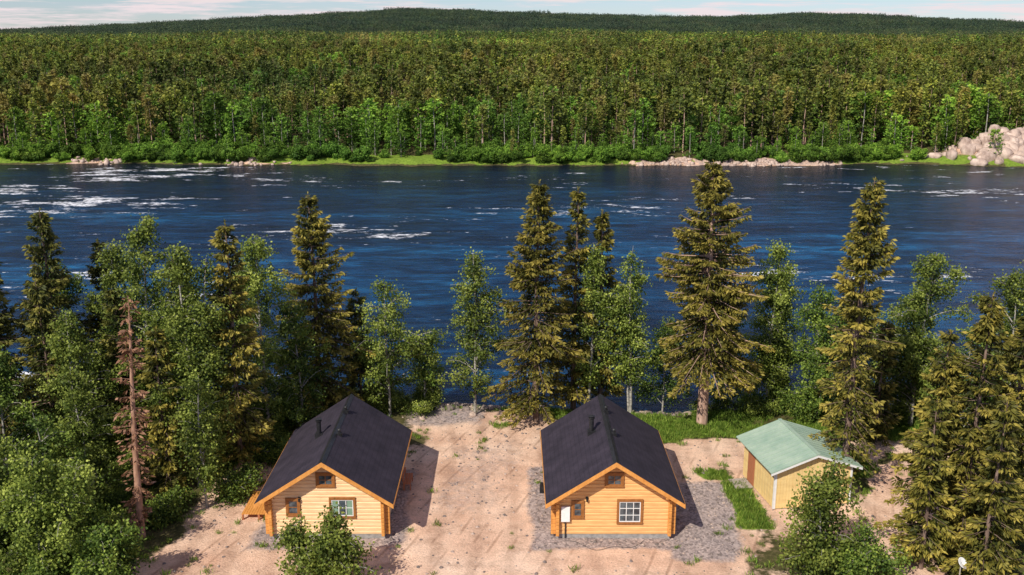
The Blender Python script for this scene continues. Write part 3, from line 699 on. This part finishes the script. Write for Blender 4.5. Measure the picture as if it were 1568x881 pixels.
def shed():
    par=empty('storage_shed',(15.95,50.7,0),math.radians(9))
    W,L,ZE,ZR=2.2,2.15,2.35,3.25;HX,HY=2.6,2.5
    SL=(ZR-ZE)/HX
    b=BB();n=26
    for i in range(n):
        x0=-W+2*W*i/n;x1=x0+2*W/n-.01
        for yy in (-L,L-.06):
            z0=ZR-.1-abs(x0)*SL;z1=ZR-.1-abs(x1)*SL;pr_=[(x0,.08),(x1,.08),(x1,z1),(x0,z0)];o=.012*(i%2)
            b.prism([(p[0],yy+o,p[1]) for p in pr_],[(p[0],yy+.05+o,p[1]) for p in pr_])
    for i in range(24):
        y0=-L+.07+(2*L-.14)*i/24;y1=y0+(2*L-.14)/24-.01;o=.012*(i%2);zt=ZR-.1-W*SL
        b.box(-W+o,-W+.05+o,y0,y1,.08,zt);b.box(W-.05-o,W-o,y0,y1,.08,zt)
    b.done('board_walls',M_ywall,par)
    b=BB();b.box(-W-.02,-W+.1,-L-.02,-L-.004,.08,ZE-.02);b.box(W-.1,W+.02,-L-.02,-L-.004,.08,ZE-.02)
    b.box(-W-.03,-W-.004,-L-.02,-L+.1,.08,ZE-.04);b.done('corner_boards',M_white,par)
    b=BB();b.box(-W+.06,W-.06,-L+.06,L-.06,-.3,.1);b.done('plinth',M_conc,par)
    b=BB();th=.04
    for sx in (-1,1):
        A=[(0,ZR),(sx*HX,ZE),(sx*HX,ZE-th),(0,ZR-th)]
        b.prism([(p[0],-HY,p[1]) for p in A],[(p[0],HY,p[1]) for p in A])
        for i in range(13):
            y=-HY+.02+i*(2*HY-.08)/12
            A=[(sx*.05,ZR-.05*SL+.001),(sx*(HX-.0),ZE+.001),(sx*(HX-.0),ZE+.03),(sx*.05,ZR-.05*SL+.03)]
            b.prism([(p[0],y,p[1]) for p in A],[(p[0],y+.035,p[1]) for p in A])
    b.box(-.09,.09,-HY-.01,HY+.01,ZR-.03,ZR+.04);b.done('sheet_roof',M_groof,par)
    b=BB()
    for sx in (-1,1):
        A=[(0,ZR-.045),(sx*HX,ZE-.045),(sx*HX,ZE-.17),(0,ZR-.17)]
        b.prism([(p[0],-HY+.0,p[1]) for p in A],[(p[0],-HY+.025,p[1]) for p in A])
    b.done('fascia',M_white,par)
    b=BB();b.box(-W-.04,-W-.003,.55,1.45,.12,2.0);b.done('door',M_deck,par,.01)
    b=BB()
    for i in range(6):b.box(-W-1.1,-W-.1,.4+i*.2,.58+i*.2,.10,.15)
    b.box(-W-1.05,-W-.95,.45,1.55,-.1,.10);b.box(-W-.3,-W-.2,.45,1.55,-.1,.10);b.done('door_step',M_grey,par)
shed()
par=empty('wooden_deck',(-13.4,48.1,0))
b=BB()
for i in range(14):b.box(-.9+i*.135,-.9+i*.135+.12,-1.0,1.6,.34,.38)
b.done('deck_boards',M_trim,par)
b=BB()
for x in (-.85,0,.85):
    for y in (-.95,.3,1.5):b.box(x-.05,x+.05,y-.05,y+.05,-.2,.335)
b.done('deck_posts',M_deck,par)
par=empty('garden_bench',(-5.9,51.2,0))
b=BB();
for i in range(3):b.box(-.2+i*.14,-.2+i*.14+.12,-.7,.7,.42,.46)
for z in (.6,.75):b.box(-.27,-.24,-.7,.7,z,z+.1)
for y in (-.6,.55):
    b.box(-.2,-.14,y,y+.06,0,.42);b.box(.14,.2,y,y+.06,0,.42);b.box(-.235,-.2,y,y+.06,.0,.86)
b.done('bench_slats',M_deck,par)
par=empty('satellite_dish',(20.6,40.3,float(terrain(20.6,40.3))))
T=TB();nr,na_=6,20;rr=np.linspace(0.02,.26,nr);an=np.arange(na_)*2*np.pi/na_
P=np.stack([rr[:,None]*np.cos(an),rr[:,None]*np.sin(an),(rr[:,None]**2*.9)*np.ones(na_)],-1)
i=np.arange(nr*na_).reshape(nr,na_);j=np.roll(i,-1,1)
o=mk('dish',P.reshape(-1,3),np.stack([i[:-1],j[:-1],j[1:],i[1:]],-1).reshape(-1,4),[M_white],smooth=True)
o.parent=par;o.location=(0,-.05,1.5);o.rotation_euler=(math.radians(50),0,math.radians(35))
s=o.modifiers.new('s','SOLIDIFY');s.thickness=.02
b=BB();b.cyl((0,0),.03,-.2,1.5,10);b.box(-.015,.015,-.40,-.03,1.45,1.48);b.box(-.04,.04,-.45,-.38,1.43,1.53);b.done('mast_and_arm',M_grey,par)
T=TB();s=np.linspace(0,1,40);P=np.stack([2.7+4.0*s,44.9-.8*np.sin(s*3.1)+.2*np.sin(s*13),.06+0*s],-1)
P[:,2]=terrain(P[:,0],P[:,1])+.015
T.tube(P,np.full(40,.012),5,0);T.build('ground_cable',[M_black])

# ------------------------------------------------------------ light, sky, camera
EL=math.radians(42);hd=Vector((.555,.832,0)).normalized()
tr=Vector((hd.x*math.cos(EL),hd.y*math.cos(EL),-math.sin(EL)))
sd=bpy.data.lights.new('sun','SUN');sd.energy=5.0;sd.angle=math.radians(.5);sd.color=(1,.93,.81)
so=bpy.data.objects.new('sun',sd);SC.collection.objects.link(so);so.rotation_euler=tr.to_track_quat('-Z','Y').to_euler();so.location=(-40,-60,80)
w=bpy.data.worlds.new('World');SC.world=w;w.use_nodes=True;nt=w.node_tree
bg=nt.nodes['Background'];sk=nt.nodes.new('ShaderNodeTexSky');sk.sky_type='NISHITA';sk.sun_disc=False
sk.sun_elevation=EL;sk.sun_rotation=math.atan2(-hd.x,-hd.y);sk.air_density=1.;sk.dust_density=.1;sk.ozone_density=2.5
tc=nt.nodes.new('ShaderNodeTexCoord')
skc=mix(nt,1.0,sk.outputs[0],(.66,.76,1.04),'MULTIPLY')
n=noise(nt,4.2,8,.65,tc.outputs['Generated'],(2.2,2.2,34))
cl=ramp(nt,[(.47,(0,0,0)),(.60,(.9,.9,.9))],n)
c=mix(nt,cl.outputs[0],skc,(8.6,7.3,7.5))
nt.links.new(c,bg.inputs[0]);bg.inputs[1].default_value=.105
cd=bpy.data.cameras.new('camera');cd.sensor_width=36;cd.lens=36*1500/1568;cd.clip_end=9000;cd.clip_start=.5
co=bpy.data.objects.new('camera',cd);SC.collection.objects.link(co);co.location=(0,0,25);co.rotation_euler=(math.radians(90-14.59),0,0)
SC.camera=co
SC.view_settings.view_transform='Standard';SC.view_settings.look='None';SC.view_settings.exposure=0
